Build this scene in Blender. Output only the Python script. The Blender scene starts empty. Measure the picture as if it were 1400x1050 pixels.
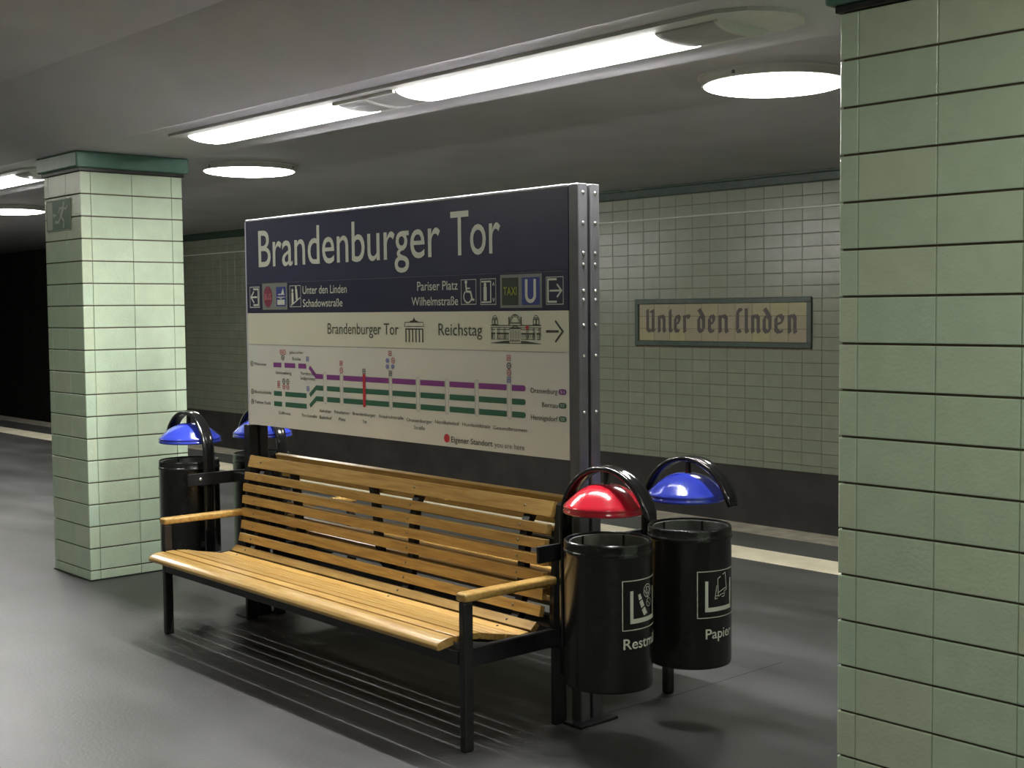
import bpy, bmesh, math, random
from mathutils import Vector, Matrix
random.seed(7)
PI = math.pi
scene = bpy.context.scene
C = scene.collection

# ------------------------------------------------------------------ camera, world, exposure
cam_data = bpy.data.cameras.new('camera')
cam = bpy.data.objects.new('camera', cam_data)
C.objects.link(cam)
YAW, PITCH, ROLL = 0.8412, -0.0567, -0.0093
fwd = Vector((-math.sin(YAW) * math.cos(PITCH), math.cos(YAW) * math.cos(PITCH), math.sin(PITCH)))
rt = Vector((math.cos(YAW), math.sin(YAW), 0))
up = rt.cross(fwd)
right = math.cos(ROLL) * rt + math.sin(ROLL) * up
up = -math.sin(ROLL) * rt + math.cos(ROLL) * up
M = Matrix((right, up, -fwd)).transposed().to_4x4()
M.translation = Vector((0, 0, 1.75))
cam.matrix_world = M
cam_data.sensor_width = 36.0
cam_data.lens = 1772.8 / 1400.0 * 36.0
cam_data.clip_start = 0.05
scene.camera = cam

w = bpy.data.worlds.new('world')
scene.world = w
w.use_nodes = True
w.node_tree.nodes['Background'].inputs[0].default_value = (0.9, 1.0, 0.9, 1)
w.node_tree.nodes['Background'].inputs[1].default_value = 0.0
TUBE_POWER = 210.0
DIFFUSER_GLOW = 3.0
DISC_POWER = 6.2
scene.view_settings.view_transform = 'Standard'
scene.view_settings.look = 'None'
scene.view_settings.gamma = 1.0
scene.view_settings.use_curve_mapping = False
scene.view_settings.exposure = 1.68
scene.cycles.use_denoising = True
scene.cycles.max_bounces = 10
scene.cycles.diffuse_bounces = 6

# ------------------------------------------------------------------ materials
def new_mat(name):
    m = bpy.data.materials.new(name)
    m.use_nodes = True
    nt = m.node_tree
    return m, nt, nt.nodes, nt.links, nt.nodes['Principled BSDF']

def ramp(N, stops):
    r = N.new('ShaderNodeValToRGB')
    while len(r.color_ramp.elements) < len(stops):
        r.color_ramp.elements.new(0.5)
    for e, (p, c) in zip(r.color_ramp.elements, stops):
        e.position = p
        e.color = (*c, 1)
    return r

def noise_mat(name, c1, c2, scale=6.0, rough=0.5, metal=0.0, bump=0.0, bscale=80, stretch=(1, 1, 1), coat=0.0, detail=4, rough2=None, spec=0.5):
    m, nt, N, L, b = new_mat(name)
    tc = N.new('ShaderNodeTexCoord')
    mp = N.new('ShaderNodeMapping')
    mp.inputs['Scale'].default_value = stretch
    L.new(tc.outputs['Object'], mp.inputs[0])
    n = N.new('ShaderNodeTexNoise')
    n.inputs['Scale'].default_value = scale
    n.inputs['Detail'].default_value = detail
    L.new(mp.outputs[0], n.inputs['Vector'])
    r = ramp(N, [(0.3, c1), (0.7, c2)])
    L.new(n.outputs[0], r.inputs[0])
    L.new(r.outputs[0], b.inputs['Base Color'])
    b.inputs['Roughness'].default_value = rough
    b.inputs['Metallic'].default_value = metal
    b.inputs['Coat Weight'].default_value = coat
    b.inputs['Coat Roughness'].default_value = 0.08
    b.inputs['Specular IOR Level'].default_value = spec
    if rough2 is not None:
        mr = N.new('ShaderNodeMapRange')
        mr.inputs['To Min'].default_value = rough
        mr.inputs['To Max'].default_value = rough2
        L.new(n.outputs[0], mr.inputs[0])
        L.new(mr.outputs[0], b.inputs['Roughness'])
    if bump:
        n2 = N.new('ShaderNodeTexNoise')
        n2.inputs['Scale'].default_value = bscale
        n2.inputs['Detail'].default_value = 3
        L.new(mp.outputs[0], n2.inputs['Vector'])
        bp = N.new('ShaderNodeBump')
        bp.inputs['Strength'].default_value = bump
        bp.inputs['Distance'].default_value = 0.01
        L.new(n2.outputs[0], bp.inputs['Height'])
        L.new(bp.outputs[0], b.inputs['Normal'])
    return m

def tile_mat(name, stops, rough=0.2, bump=0.12, bscale=45):
    """glazed tile: one tint per piece (object or island), fired-glaze waviness, faint mottling"""
    m, nt, N, L, b = new_mat(name)
    oi = N.new('ShaderNodeObjectInfo')
    ge = N.new('ShaderNodeNewGeometry')
    ad = N.new('ShaderNodeMath'); ad.operation = 'ADD'
    fr = N.new('ShaderNodeMath'); fr.operation = 'FRACT'
    L.new(oi.outputs['Random'], ad.inputs[0])
    L.new(ge.outputs['Random Per Island'], ad.inputs[1])
    L.new(ad.outputs[0], fr.inputs[0])
    r = ramp(N, stops)
    L.new(fr.outputs[0], r.inputs[0])
    tc = N.new('ShaderNodeTexCoord')
    n = N.new('ShaderNodeTexNoise')
    n.inputs['Scale'].default_value = 9
    n.inputs['Detail'].default_value = 5
    L.new(ge.outputs['Position'], n.inputs['Vector'])
    mr = N.new('ShaderNodeMapRange')
    mr.inputs['To Min'].default_value = 0.86
    mr.inputs['To Max'].default_value = 1.08
    L.new(n.outputs[0], mr.inputs[0])
    mx = N.new('ShaderNodeVectorMath'); mx.operation = 'SCALE'
    L.new(r.outputs[0], mx.inputs[0])
    L.new(mr.outputs[0], mx.inputs['Scale'])
    L.new(mx.outputs[0], b.inputs['Base Color'])
    b.inputs['Roughness'].default_value = rough
    n2 = N.new('ShaderNodeTexNoise')
    n2.inputs['Scale'].default_value = bscale
    n2.inputs['Detail'].default_value = 4
    L.new(ge.outputs['Position'], n2.inputs['Vector'])
    bp = N.new('ShaderNodeBump')
    bp.inputs['Strength'].default_value = bump
    bp.inputs['Distance'].default_value = 0.01
    L.new(n2.outputs[0], bp.inputs['Height'])
    L.new(bp.outputs[0], b.inputs['Normal'])
    return m

def plain(name, c, rough=0.5, metal=0.0, coat=0.0, spec=0.5):
    d = tuple(x * 0.93 for x in c)
    return noise_mat(name, d, c, scale=14, rough=rough, metal=metal, coat=coat, spec=spec)

def emit(name, c, s):
    m, nt, N, L, b = new_mat(name)
    b.inputs['Base Color'].default_value = (0.8, 0.8, 0.8, 1)
    b.inputs['Emission Color'].default_value = (*c, 1)
    b.inputs['Emission Strength'].default_value = s
    return m

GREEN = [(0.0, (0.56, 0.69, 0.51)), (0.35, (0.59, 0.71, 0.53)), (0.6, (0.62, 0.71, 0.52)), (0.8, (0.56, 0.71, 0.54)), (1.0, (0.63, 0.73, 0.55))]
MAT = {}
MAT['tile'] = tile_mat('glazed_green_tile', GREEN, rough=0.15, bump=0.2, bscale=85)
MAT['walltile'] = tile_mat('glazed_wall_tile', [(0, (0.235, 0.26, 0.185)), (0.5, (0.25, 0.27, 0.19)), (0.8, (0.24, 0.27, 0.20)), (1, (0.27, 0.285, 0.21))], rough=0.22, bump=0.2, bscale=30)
MAT['mosaic'] = tile_mat('cream_sign_tile', [(0, (0.32, 0.29, 0.17)), (0.3, (0.35, 0.30, 0.19)), (0.5, (0.36, 0.33, 0.16)), (0.7, (0.31, 0.28, 0.18)), (1, (0.35, 0.28, 0.18))], rough=0.3, bump=0.15, bscale=30)
MAT['grout'] = noise_mat('brown_grout', (0.09, 0.065, 0.045), (0.15, 0.115, 0.08), 20, 0.85)
MAT['capital'] = noise_mat('green_glazed_capital', (0.07, 0.17, 0.13), (0.12, 0.25, 0.19), 8, 0.3, bump=0.1)
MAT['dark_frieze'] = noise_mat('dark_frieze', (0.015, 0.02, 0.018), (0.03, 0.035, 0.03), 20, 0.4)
MAT['green_trim'] = noise_mat('dark_green_ceramic', (0.03, 0.055, 0.038), (0.05, 0.08, 0.055), 12, 0.35, bump=0.1)
MAT['ceiling'] = noise_mat('painted_concrete', (0.50, 0.50, 0.515), (0.58, 0.58, 0.595), 1.3, 0.75, bump=0.15, bscale=40)
MAT['floor'] = None
MAT['black_wall'] = noise_mat('black_concrete', (0.012, 0.011, 0.010), (0.028, 0.025, 0.022), 3, 0.9, bump=0.3)  # near-black colour carries the darkness of the tunnel wall
MAT['dark_brown'] = noise_mat('dark_brown_plinth', (0.028, 0.025, 0.022), (0.05, 0.045, 0.038), 2.5, 0.9, bump=0.2)  # plain dark brown for the lower wall and end wall
MAT['kerb'] = noise_mat('worn_pale_stone', (0.20, 0.18, 0.14), (0.38, 0.35, 0.28), 7, 0.6, bump=0.2, detail=8)
MAT['white_line'] = noise_mat('cream_stripe_paint', (0.62, 0.57, 0.42), (0.80, 0.74, 0.56), 4, 0.55, detail=8)
MAT['wood'] = None
MAT['steel_black'] = noise_mat('black_painted_steel', (0.012, 0.012, 0.013), (0.022, 0.022, 0.024), 12, 0.38)
MAT['bin_black'] = noise_mat('black_enamel', (0.010, 0.010, 0.010), (0.018, 0.018, 0.017), 10, 0.22, bump=0.04, bscale=15)
MAT['hoop'] = noise_mat('gloss_black_lacquer', (0.008, 0.008, 0.009), (0.014, 0.014, 0.015), 10, 0.14, coat=0.6)
MAT['liner'] = noise_mat('galvanised_liner', (0.22, 0.24, 0.22), (0.34, 0.36, 0.32), 25, 0.45, metal=0.5)
MAT['lid_red'] = noise_mat('red_lacquer', (0.55, 0.012, 0.03), (0.62, 0.018, 0.04), 6, 0.16, coat=0.8)
MAT['lid_blue'] = noise_mat('blue_lacquer', (0.035, 0.06, 0.55), (0.05, 0.08, 0.62), 6, 0.16, coat=0.8)
MAT['bolt'] = noise_mat('zinc_bolt', (0.55, 0.55, 0.53), (0.75, 0.75, 0.72), 30, 0.25, metal=0.9)
MAT['brass_bolt'] = noise_mat('dull_screw', (0.20, 0.16, 0.11), (0.34, 0.28, 0.2), 30, 0.35, metal=0.7)
MAT['sign_steel'] = noise_mat('grey_powder_coat', (0.13, 0.13, 0.14), (0.17, 0.17, 0.18), 10, 0.35, metal=0.3)
MAT['sign_edge'] = noise_mat('white_edge_profile', (0.6, 0.6, 0.7), (0.7, 0.7, 0.8), 10, 0.3)
MAT['navy'] = noise_mat('navy_enamel', (0.042, 0.045, 0.092), (0.049, 0.052, 0.104), 3, 0.32)
MAT['navy_deep'] = noise_mat('navy_enamel_deep', (0.032, 0.035, 0.075), (0.038, 0.041, 0.085), 3, 0.32)
MAT['cream'] = noise_mat('cream_board', (0.76, 0.76, 0.62), (0.80, 0.80, 0.66), 3, 0.4)
MAT['pale'] = noise_mat('pale_board', (0.75, 0.755, 0.70), (0.80, 0.80, 0.75), 3, 0.4)
MAT['print_white'] = plain('print_white', (0.75, 0.77, 0.67), 0.45)
MAT['print_grey'] = plain('print_pale_grey', (0.26, 0.28, 0.26), 0.45)
MAT['print_line'] = plain('print_thin_line', (0.22, 0.23, 0.28), 0.45)
MAT['print_black'] = plain('print_black', (0.07, 0.07, 0.05), 0.45)
MAT['print_soft'] = plain('print_soft_grey', (0.20, 0.20, 0.18), 0.45)
MAT['print_red'] = plain('print_red', (0.60, 0.045, 0.06), 0.45)
MAT['print_rose'] = plain('print_rose', (0.60, 0.24, 0.24), 0.45)
MAT['print_bus'] = plain('print_dull_red', (0.28, 0.055, 0.10), 0.45)
MAT['print_purple'] = plain('print_purple', (0.27, 0.06, 0.30), 0.45)
MAT['print_green'] = plain('print_green', (0.045, 0.16, 0.10), 0.45)
MAT['print_blue'] = plain('print_blue', (0.05, 0.07, 0.30), 0.45)
MAT['print_lilac'] = plain('print_lilac', (0.24, 0.24, 0.52), 0.45)
MAT['print_yellow'] = plain('print_yellow', (0.42, 0.44, 0.05), 0.45)
MAT['print_taxi'] = plain('print_dark_green', (0.035, 0.055, 0.035), 0.45)
MAT['exit_green'] = plain('exit_green', (0.012, 0.11, 0.04), 0.4)
MAT['exit_pale'] = plain('exit_pale', (0.42, 0.50, 0.36), 0.4)
MAT['letter_brown'] = noise_mat('brown_mosaic_letter', (0.035, 0.028, 0.022), (0.07, 0.055, 0.045), 25, 0.35)
MAT['lamp_white'] = noise_mat('white_lamp_metal', (0.55, 0.55, 0.52), (0.62, 0.62, 0.58), 8, 0.45)
MAT['lamp_cover'] = noise_mat('unlit_grey_cover', (0.30, 0.31, 0.30), (0.36, 0.37, 0.35), 8, 0.35)
MAT['tube_glow'] = emit('glowing_diffuser', (1.0, 1.0, 0.95), DIFFUSER_GLOW)
MAT['tube_core'] = emit('fluorescent_tube', (1.0, 0.985, 0.96), TUBE_POWER)
MAT['disc_glow'] = emit('glowing_disc', (1.0, 0.985, 0.88), DISC_POWER)
MAT['glint'] = plain('pale_glint_strip', (0.62, 0.62, 0.52), 0.12)  # wall trim strip, lamp reflections put into its pale colour

def make_floor_mat():
    m, nt, N, L, b = new_mat('worn_asphalt')
    tc = N.new('ShaderNodeTexCoord')
    n = N.new('ShaderNodeTexNoise'); n.inputs['Scale'].default_value = 0.9; n.inputs['Detail'].default_value = 7; n.inputs['Roughness'].default_value = 0.6
    L.new(tc.outputs['Object'], n.inputs['Vector'])
    mp = N.new('ShaderNodeMapping'); mp.inputs['Scale'].default_value = (0.35, 1.6, 1); mp.inputs['Rotation'].default_value = (0, 0, 0.25)
    L.new(tc.outputs['Object'], mp.inputs[0])
    n3 = N.new('ShaderNodeTexNoise'); n3.inputs['Scale'].default_value = 1.8; n3.inputs['Detail'].default_value = 5
    L.new(mp.outputs[0], n3.inputs['Vector'])
    mix = N.new('ShaderNodeMath'); mix.operation = 'ADD'
    L.new(n.outputs[0], mix.inputs[0]); L.new(n3.outputs[0], mix.inputs[1])
    hv = N.new('ShaderNodeMath'); hv.operation = 'MULTIPLY'; hv.inputs[1].default_value = 0.5
    L.new(mix.outputs[0], hv.inputs[0])
    r = ramp(N, [(0.36, (0.036, 0.036, 0.035)), (0.5, (0.062, 0.062, 0.062)), (0.66, (0.095, 0.095, 0.096))])
    L.new(hv.outputs[0], r.inputs[0])
    L.new(r.outputs[0], b.inputs['Base Color'])
    mr = N.new('ShaderNodeMapRange'); mr.inputs['To Min'].default_value = 0.34; mr.inputs['To Max'].default_value = 0.52
    L.new(n3.outputs[0], mr.inputs[0]); L.new(mr.outputs[0], b.inputs['Roughness'])
    n2 = N.new('ShaderNodeTexNoise'); n2.inputs['Scale'].default_value = 60; n2.inputs['Detail'].default_value = 4
    L.new(tc.outputs['Object'], n2.inputs['Vector'])
    bp = N.new('ShaderNodeBump'); bp.inputs['Strength'].default_value = 0.12; bp.inputs['Distance'].default_value = 0.01
    L.new(n2.outputs[0], bp.inputs['Height']); L.new(bp.outputs[0], b.inputs['Normal'])
    return m
MAT['floor'] = make_floor_mat()

def make_wood():
    m, nt, N, L, b = new_mat('varnished_honey_wood')
    tc = N.new('ShaderNodeTexCoord')
    oi = N.new('ShaderNodeObjectInfo')
    off = N.new('ShaderNodeVectorMath'); off.operation = 'SCALE'
    cx = N.new('ShaderNodeCombineXYZ')
    L.new(oi.outputs['Random'], cx.inputs[0]); L.new(oi.outputs['Random'], cx.inputs[1]); L.new(oi.outputs['Random'], cx.inputs[2])
    L.new(cx.outputs[0], off.inputs[0]); off.inputs['Scale'].default_value = 13.0
    ad = N.new('ShaderNodeVectorMath'); ad.operation = 'ADD'
    L.new(tc.outputs['Object'], ad.inputs[0]); L.new(off.outputs[0], ad.inputs[1])
    mp = N.new('ShaderNodeMapping'); mp.inputs['Scale'].default_value = (1.6, 22, 22)
    L.new(ad.outputs[0], mp.inputs[0])
    n = N.new('ShaderNodeTexNoise'); n.inputs['Scale'].default_value = 3.0; n.inputs['Detail'].default_value = 6; n.inputs['Distortion'].default_value = 0.6
    L.new(mp.outputs[0], n.inputs['Vector'])
    r = ramp(N, [(0.25, (0.34, 0.185, 0.045)), (0.5, (0.48, 0.295, 0.085)), (0.75, (0.58, 0.385, 0.13))])
    L.new(n.outputs[0], r.inputs[0])
    mr = N.new('ShaderNodeMapRange'); mr.inputs['To Min'].default_value = 0.85; mr.inputs['To Max'].default_value = 1.12
    L.new(oi.outputs['Random'], mr.inputs[0])
    sc_ = N.new('ShaderNodeVectorMath'); sc_.operation = 'SCALE'
    L.new(r.outputs[0], sc_.inputs[0]); L.new(mr.outputs[0], sc_.inputs['Scale'])
    L.new(sc_.outputs[0], b.inputs['Base Color'])
    b.inputs['Roughness'].default_value = 0.33
    b.inputs['Coat Weight'].default_value = 0.35
    b.inputs['Coat Roughness'].default_value = 0.15
    bp = N.new('ShaderNodeBump'); bp.inputs['Strength'].default_value = 0.12; bp.inputs['Distance'].default_value = 0.005
    L.new(n.outputs[0], bp.inputs['Height']); L.new(bp.outputs[0], b.inputs['Normal'])
    return m
MAT['wood'] = make_wood()

# ------------------------------------------------------------------ mesh helpers
def mesh_from(name, bm, mat, smooth=False):
    me = bpy.data.meshes.new(name)
    bm.normal_update()
    bm.to_mesh(me); bm.free()
    me.materials.append(mat)
    if smooth:
        for p in me.polygons: p.use_smooth = True
    return me

def link(name, me, parent=None, loc=(0, 0, 0), rot=(0, 0, 0)):
    o = bpy.data.objects.new(name, me)
    C.objects.link(o)
    o.parent = parent
    o.location = loc
    o.rotation_euler = rot
    return o

def obj(name, bm, mat, parent=None, loc=(0, 0, 0), rot=(0, 0, 0), smooth=False):
    return link(name, mesh_from(name, bm, mat, smooth), parent, loc, rot)

def tag(o, label=None, cat=None, group=None, kind=None):
    if label: o['label'] = label
    if cat: o['category'] = cat
    if group: o['group'] = group
    if kind: o['kind'] = kind
    return o

def thing(name, label, cat, loc=(0, 0, 0), rotz=0.0, group=None):
    o = bpy.data.objects.new(name, None)
    C.objects.link(o)
    o.location = loc
    o.rotation_euler = (0, 0, rotz)
    o.empty_display_size = 0.1
    return tag(o, label, cat, group)

def copy_tree(o, parent=None):
    c = o.copy(); C.objects.link(c); c.parent = parent
    for ch in list(o.children): copy_tree(ch, c)
    return c

def box(bm, x0, x1, y0, y1, z0, z1, bev=0.0, seg=1):
    r = bmesh.ops.create_cube(bm, size=1.0)
    vs = r['verts']
    for v in vs:
        v.co = Vector(((x0 + x1) / 2 + v.co.x * (x1 - x0), (y0 + y1) / 2 + v.co.y * (y1 - y0), (z0 + z1) / 2 + v.co.z * (z1 - z0)))
    if bev:
        es = list({e for v in vs for e in v.link_edges})
        bmesh.ops.bevel(bm, geom=es, offset=bev, segments=seg, affect='EDGES', profile=0.5)
    return vs

def bbox_obj(name, x0, x1, y0, y1, z0, z1, mat, parent=None, bev=0.0, seg=1, **k):
    bm = bmesh.new(); box(bm, x0, x1, y0, y1, z0, z1, bev, seg)
    return obj(name, bm, mat, parent, **k)

def prism_x(bm, prof, x0, x1):
    """closed YZ outline swept along X"""
    a = [bm.verts.new((x0, y, z)) for y, z in prof]
    b = [bm.verts.new((x1, y, z)) for y, z in prof]
    n = len(prof)
    bm.faces.new(a); bm.faces.new(b[::-1])
    for i in range(n):
        bm.faces.new((a[i], b[i], b[(i + 1) % n], a[(i + 1) % n]))
    bmesh.ops.recalc_face_normals(bm, faces=bm.faces[:])

def lathe(bm, prof, cx=0, cy=0, seg=40, close=False):
    rings = []
    for r, z in prof:
        if r < 1e-5:
            rings.append([bm.verts.new((cx, cy, z))])
        else:
            rings.append([bm.verts.new((cx + r * math.cos(2 * PI * i / seg), cy + r * math.sin(2 * PI * i / seg), z)) for i in range(seg)])
    n = len(rings)
    for k in range(n if close else n - 1):
        A, B = rings[k], rings[(k + 1) % n]
        for i in range(seg):
            j = (i + 1) % seg
            if len(A) == 1 and len(B) == 1: continue
            if len(A) == 1: bm.faces.new((A[0], B[i], B[j]))
            elif len(B) == 1: bm.faces.new((A[i], B[0], A[j]))
            else: bm.faces.new((A[i], B[i], B[j], A[j]))
    bmesh.ops.recalc_face_normals(bm, faces=bm.faces[:])

def add_tile(bm, T, w, h, ch=0.0028, d=0.010):
    """chamfered tile, face towards -Y at y=0, body behind; T places it"""
    o = [(0, d), (w, d), (w, d), (0, d)]
    outer = [(0, d, 0), (w, d, 0), (w, d, h), (0, d, h)]
    mid = [(0, ch * .6, 0), (w, ch * .6, 0), (w, ch * .6, h), (0, ch * .6, h)]
    inn = [(ch, 0, ch), (w - ch, 0, ch), (w - ch, 0, h - ch), (ch, 0, h - ch)]
    V = [[bm.verts.new(T @ Vector(p)) for p in q] for q in (outer, mid, inn)]
    for a, b in ((0, 1), (1, 2)):
        for i in range(4):
            j = (i + 1) % 4
            bm.faces.new((V[a][i], V[a][j], V[b][j], V[b][i]))
    bm.faces.new(V[2])

TILE_MESH = {}
def tile_mesh(w, h, mat, key=''):
    k = (round(w, 4), round(h, 4), mat.name, key)
    if k not in TILE_MESH:
        bm = bmesh.new(); add_tile(bm, Matrix.Identity(4), w, h)
        bmesh.ops.recalc_face_normals(bm, faces=bm.faces[:])
        TILE_MESH[k] = mesh_from('tile', bm, mat)
    return TILE_MESH[k]

# text as real outlines; H = cap height of the built-in font at size 1
def text_mesh(s, bold=0.0):
    c = bpy.data.curves.new('lettering', 'FONT')
    c.body = s
    c.offset = bold
    c.resolution_u = 4
    o = bpy.data.objects.new('tmp', c)
    me = bpy.data.meshes.new_from_object(o)
    bpy.data.objects.remove(o)
    vs = [(v.co.x, v.co.y) for v in me.vertices]
    fs = [tuple(p.vertices) for p in me.polygons]
    bpy.data.meshes.remove(me)
    return vs, fs
CAP = max(v[1] for v in text_mesh('H')[0])

class Flat:
    """flat print in a plane: (s,z) drawn at local (s, -off, z)"""
    def __init__(self, off): self.v = []; self.f = []; self.off = off; self.step = True
    def poly(self, pts):
        n = len(self.v); self.v += [(p[0], p[1]) for p in pts]; self.f.append(tuple(range(n, n + len(pts))))
        return self
    def rect(self, x0, z0, x1, z1): return self.poly([(x0, z0), (x1, z0), (x1, z1), (x0, z1)])
    def frame(self, x0, z0, x1, z1, t):
        x0, x1 = sorted((x0, x1)); z0, z1 = sorted((z0, z1))
        self.rect(x0, z0, x1, z0 + t); self.rect(x0, z1 - t, x1, z1); self.rect(x0, z0 + t, x0 + t, z1 - t); self.rect(x1 - t, z0 + t, x1, z1 - t)
        return self
    def line(self, pts, t):
        for (a, b), (c, d) in zip(pts, pts[1:]):
            l = math.hypot(c - a, d - b) or 1e-6
            nx, nz = -(d - b) / l * t / 2, (c - a) / l * t / 2
            ex, ez = (c - a) / l * t * .25, (d - b) / l * t * .25
            self.poly([(a - nx - ex, b - nz - ez), (c - nx + ex, d - nz + ez), (c + nx + ex, d + nz + ez), (a + nx - ex, b + nz - ez)])
        return self
    def ell(self, cx, cz, rx, rz, n=20): return self.poly([(cx + rx * math.cos(2 * PI * i / n), cz + rz * math.sin(2 * PI * i / n)) for i in range(n)])
    def ring(self, cx, cz, r, t, a0=0, a1=360, n=20):
        pts = [(cx + r * math.cos(math.radians(a0 + (a1 - a0) * i / n)), cz + r * math.sin(math.radians(a0 + (a1 - a0) * i / n))) for i in range(n + 1)]
        return self.line(pts, t)
    def text(self, s, x0, x1, z0, cap, bold=0.0):
        vs, fs = text_mesh(s, bold)
        mn = min(v[0] for v in vs); mx = max(v[0] for v in vs)
        kx = (x1 - x0) / (mx - mn); kz = cap / CAP
        n = len(self.v)
        self.v += [(x0 + (v[0] - mn) * kx, z0 + v[1] * kz) for v in vs]
        self.f += [tuple(i + n for i in f) for f in fs]
        self.step = len(self.f) == len(fs) and False or self.step
        return self
    def build(self, name, mat, parent, T=None, label=None):
        me = bpy.data.meshes.new(name)
        offs = [0.0] * len(self.v)
        for k, f in enumerate(self.f):
            for i in f: offs[i] = (k % 9) * 5e-5 if self.step else 0.0
        V = [(x, -self.off - o_, z) for (x, z), o_ in zip(self.v, offs)]
        if T: V = [T(x, self.off + o_, z) for (x, z), o_ in zip(self.v, offs)]
        me.from_pydata(V, [], self.f)
        me.materials.append(mat)
        o = link(name, me, parent)
        if label: o['label'] = label
        return o

# ------------------------------------------------------------------ the setting
XL, XR = -42.0, 7.0
def st(o): o['kind'] = 'structure'; return o

st(bbox_obj('floor', XL, XR, -0.6, 8.05, -1.0, 0.0, MAT['floor']))
st(bbox_obj('trim_1', XL, XR, 8.052, 8.40, -1.0, 0.002, MAT['kerb']))
tag(bpy.data.objects['trim_1'], 'pale worn stone kerb along the platform edge')
st(bbox_obj('trim_2', XL, XR, 7.19, 7.55, -0.001, 0.003, MAT['white_line']))
tag(bpy.data.objects['trim_2'], 'cream safety stripe on the platform floor')
bm = bmesh.new(); box(bm, XL, XR, 8.41, 10.85, -1.2, -1.0); box(bm, XL, XR, -3.1, -0.61, -1.2, -1.0)
st(obj('floor_trackbed', bm, MAT['black_wall']))
# ceiling: flat bays either side of a down-stand beam with sloped haunches
prof = [(-3.1, 3.1), (2.88, 3.1), (3.48, 2.80), (4.30, 2.80), (4.88, 3.1), (10.95, 3.1), (10.95, 3.7), (-3.1, 3.7)]
bm = bmesh.new(); prism_x(bm, prof, XL, XR)
st(obj('ceiling', bm, MAT['ceiling']))
st(bbox_obj('wall_front', XL, XR, -3.25, -3.1, -1.2, 3.6, MAT['walltile']))
st(bbox_obj('wall_left', XL - 0.2, XL, -3.2, 11.1, -1.2, 3.6, MAT['black_wall']))
st(bbox_obj('wall_right', XR, XR + 0.2, -3.2, 11.1, -1.2, 3.6, MAT['dark_brown']))
st(bbox_obj('wall_tunnel', XL, -23.6, 10.70, 11.0, -1.2, 3.12, MAT['black_wall']))
wall = st(bbox_obj('wall_back', -23.6, XR, 10.81, 11.0, 0.10, 3.12, MAT['grout']))
st(bbox_obj('baseboard_back', -23.6, XR, 10.82, 11.0, -1.2, 0.0995, MAT['dark_brown']))
bm = bmesh.new(); prism_x(bm, [(10.812, 2.985), (10.79, 2.985), (10.785, 3.0), (10.785, 3.07), (10.775, 3.08), (10.775, 3.098), (10.812, 3.098)], -23.6, XR)
st(obj('trim_3', bm, MAT['green_trim']))
st(bbox_obj('trim_4', -23.6, XR, 10.782, 10.812, 2.734, 2.752, MAT['glint'], bev=0.004))
# wall tiles: 0.236 x 0.1285 grid
PX, PZ = 0.2365, 0.1285
SX0, SX1, SZ0, SZ1 = -9.975, -7.605, 1.345, 1.86
rows = [(2.742 - PZ * (k + 1), PZ) for k in range(20)] + [(0.102, 2.742 - 20 * PZ - 0.102)] + [(2.742, .1215), (2.8635, .1215)]
far_bm = bmesh.new()
cands = []
ncol = int((XR + 23.6) / PX)
for c in range(ncol):
    x0 = -7.489 + PX * (c - int((-7.489 + 23.6) / PX))
    for z0, h in rows:
        zt = z0 + h
        if x0 + PX > SX0 and x0 < SX1 and zt > SZ0 + .02 and z0 < SZ1 - .02:
            # tiles cut around the name panel
            if x0 < SX0 - 0.03: x1 = SX0 - .002; xs = x0
            elif x0 + PX > SX1 + 0.03: xs = SX1 + .002; x1 = x0 + PX
            else: continue
            cands.append((xs, z0, x1 - xs - .005, h - .005, 0))
            continue
        vis = -11.0 < x0 < -7.25
        cands.append((x0, z0, PX - .003, h - .005, 1 if vis else 0))
vis = sorted([t for t in cands if t[4]], key=lambda t: (-t[0], t[1]))
single = set(t[:2] for t in vis[:298])
for x, z, w_, h_, v in cands:
    if (x, z) in single:
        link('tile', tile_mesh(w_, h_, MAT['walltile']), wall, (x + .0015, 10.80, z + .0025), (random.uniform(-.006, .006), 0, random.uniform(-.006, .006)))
    elif w_ > 0.01:
        add_tile(far_bm, Matrix.Translation((x + .0015, 10.80, z + .0025)), w_, h_)
bmesh.ops.recalc_face_normals(far_bm, faces=far_bm.faces[:])
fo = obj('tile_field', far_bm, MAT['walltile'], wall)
fo['kind'] = 'stuff'

# fine floor joints and cracks
def crack(pts, t, name):
    bm = bmesh.new()
    for (a, b), (c, d) in zip(pts, pts[1:]):
        l = math.hypot(c - a, d - b); nx, ny = -(d - b) / l * t / 2, (c - a) / l * t / 2
        vs = [bm.verts.new(p) for p in ((a - nx, b - ny, .0012), (c - nx, d - ny, .0012), (c + nx, d + ny, .0012), (a + nx, b + ny, .0012))]
        bm.faces.new(vs)
    st(obj(name, bm, MAT['black_wall']))
crack([(-6.43, 3.40), (-6.405, 3.6), (-6.399, 3.75), (-6.36, 3.86), (-6.33, 3.974), (-6.31, 4.6)], .005, 'trim_5')
crack([(-3.87, 3.9), (-3.85, 4.235), (-3.832, 4.4), (-3.83, 5.2)], .004, 'trim_6')

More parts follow.
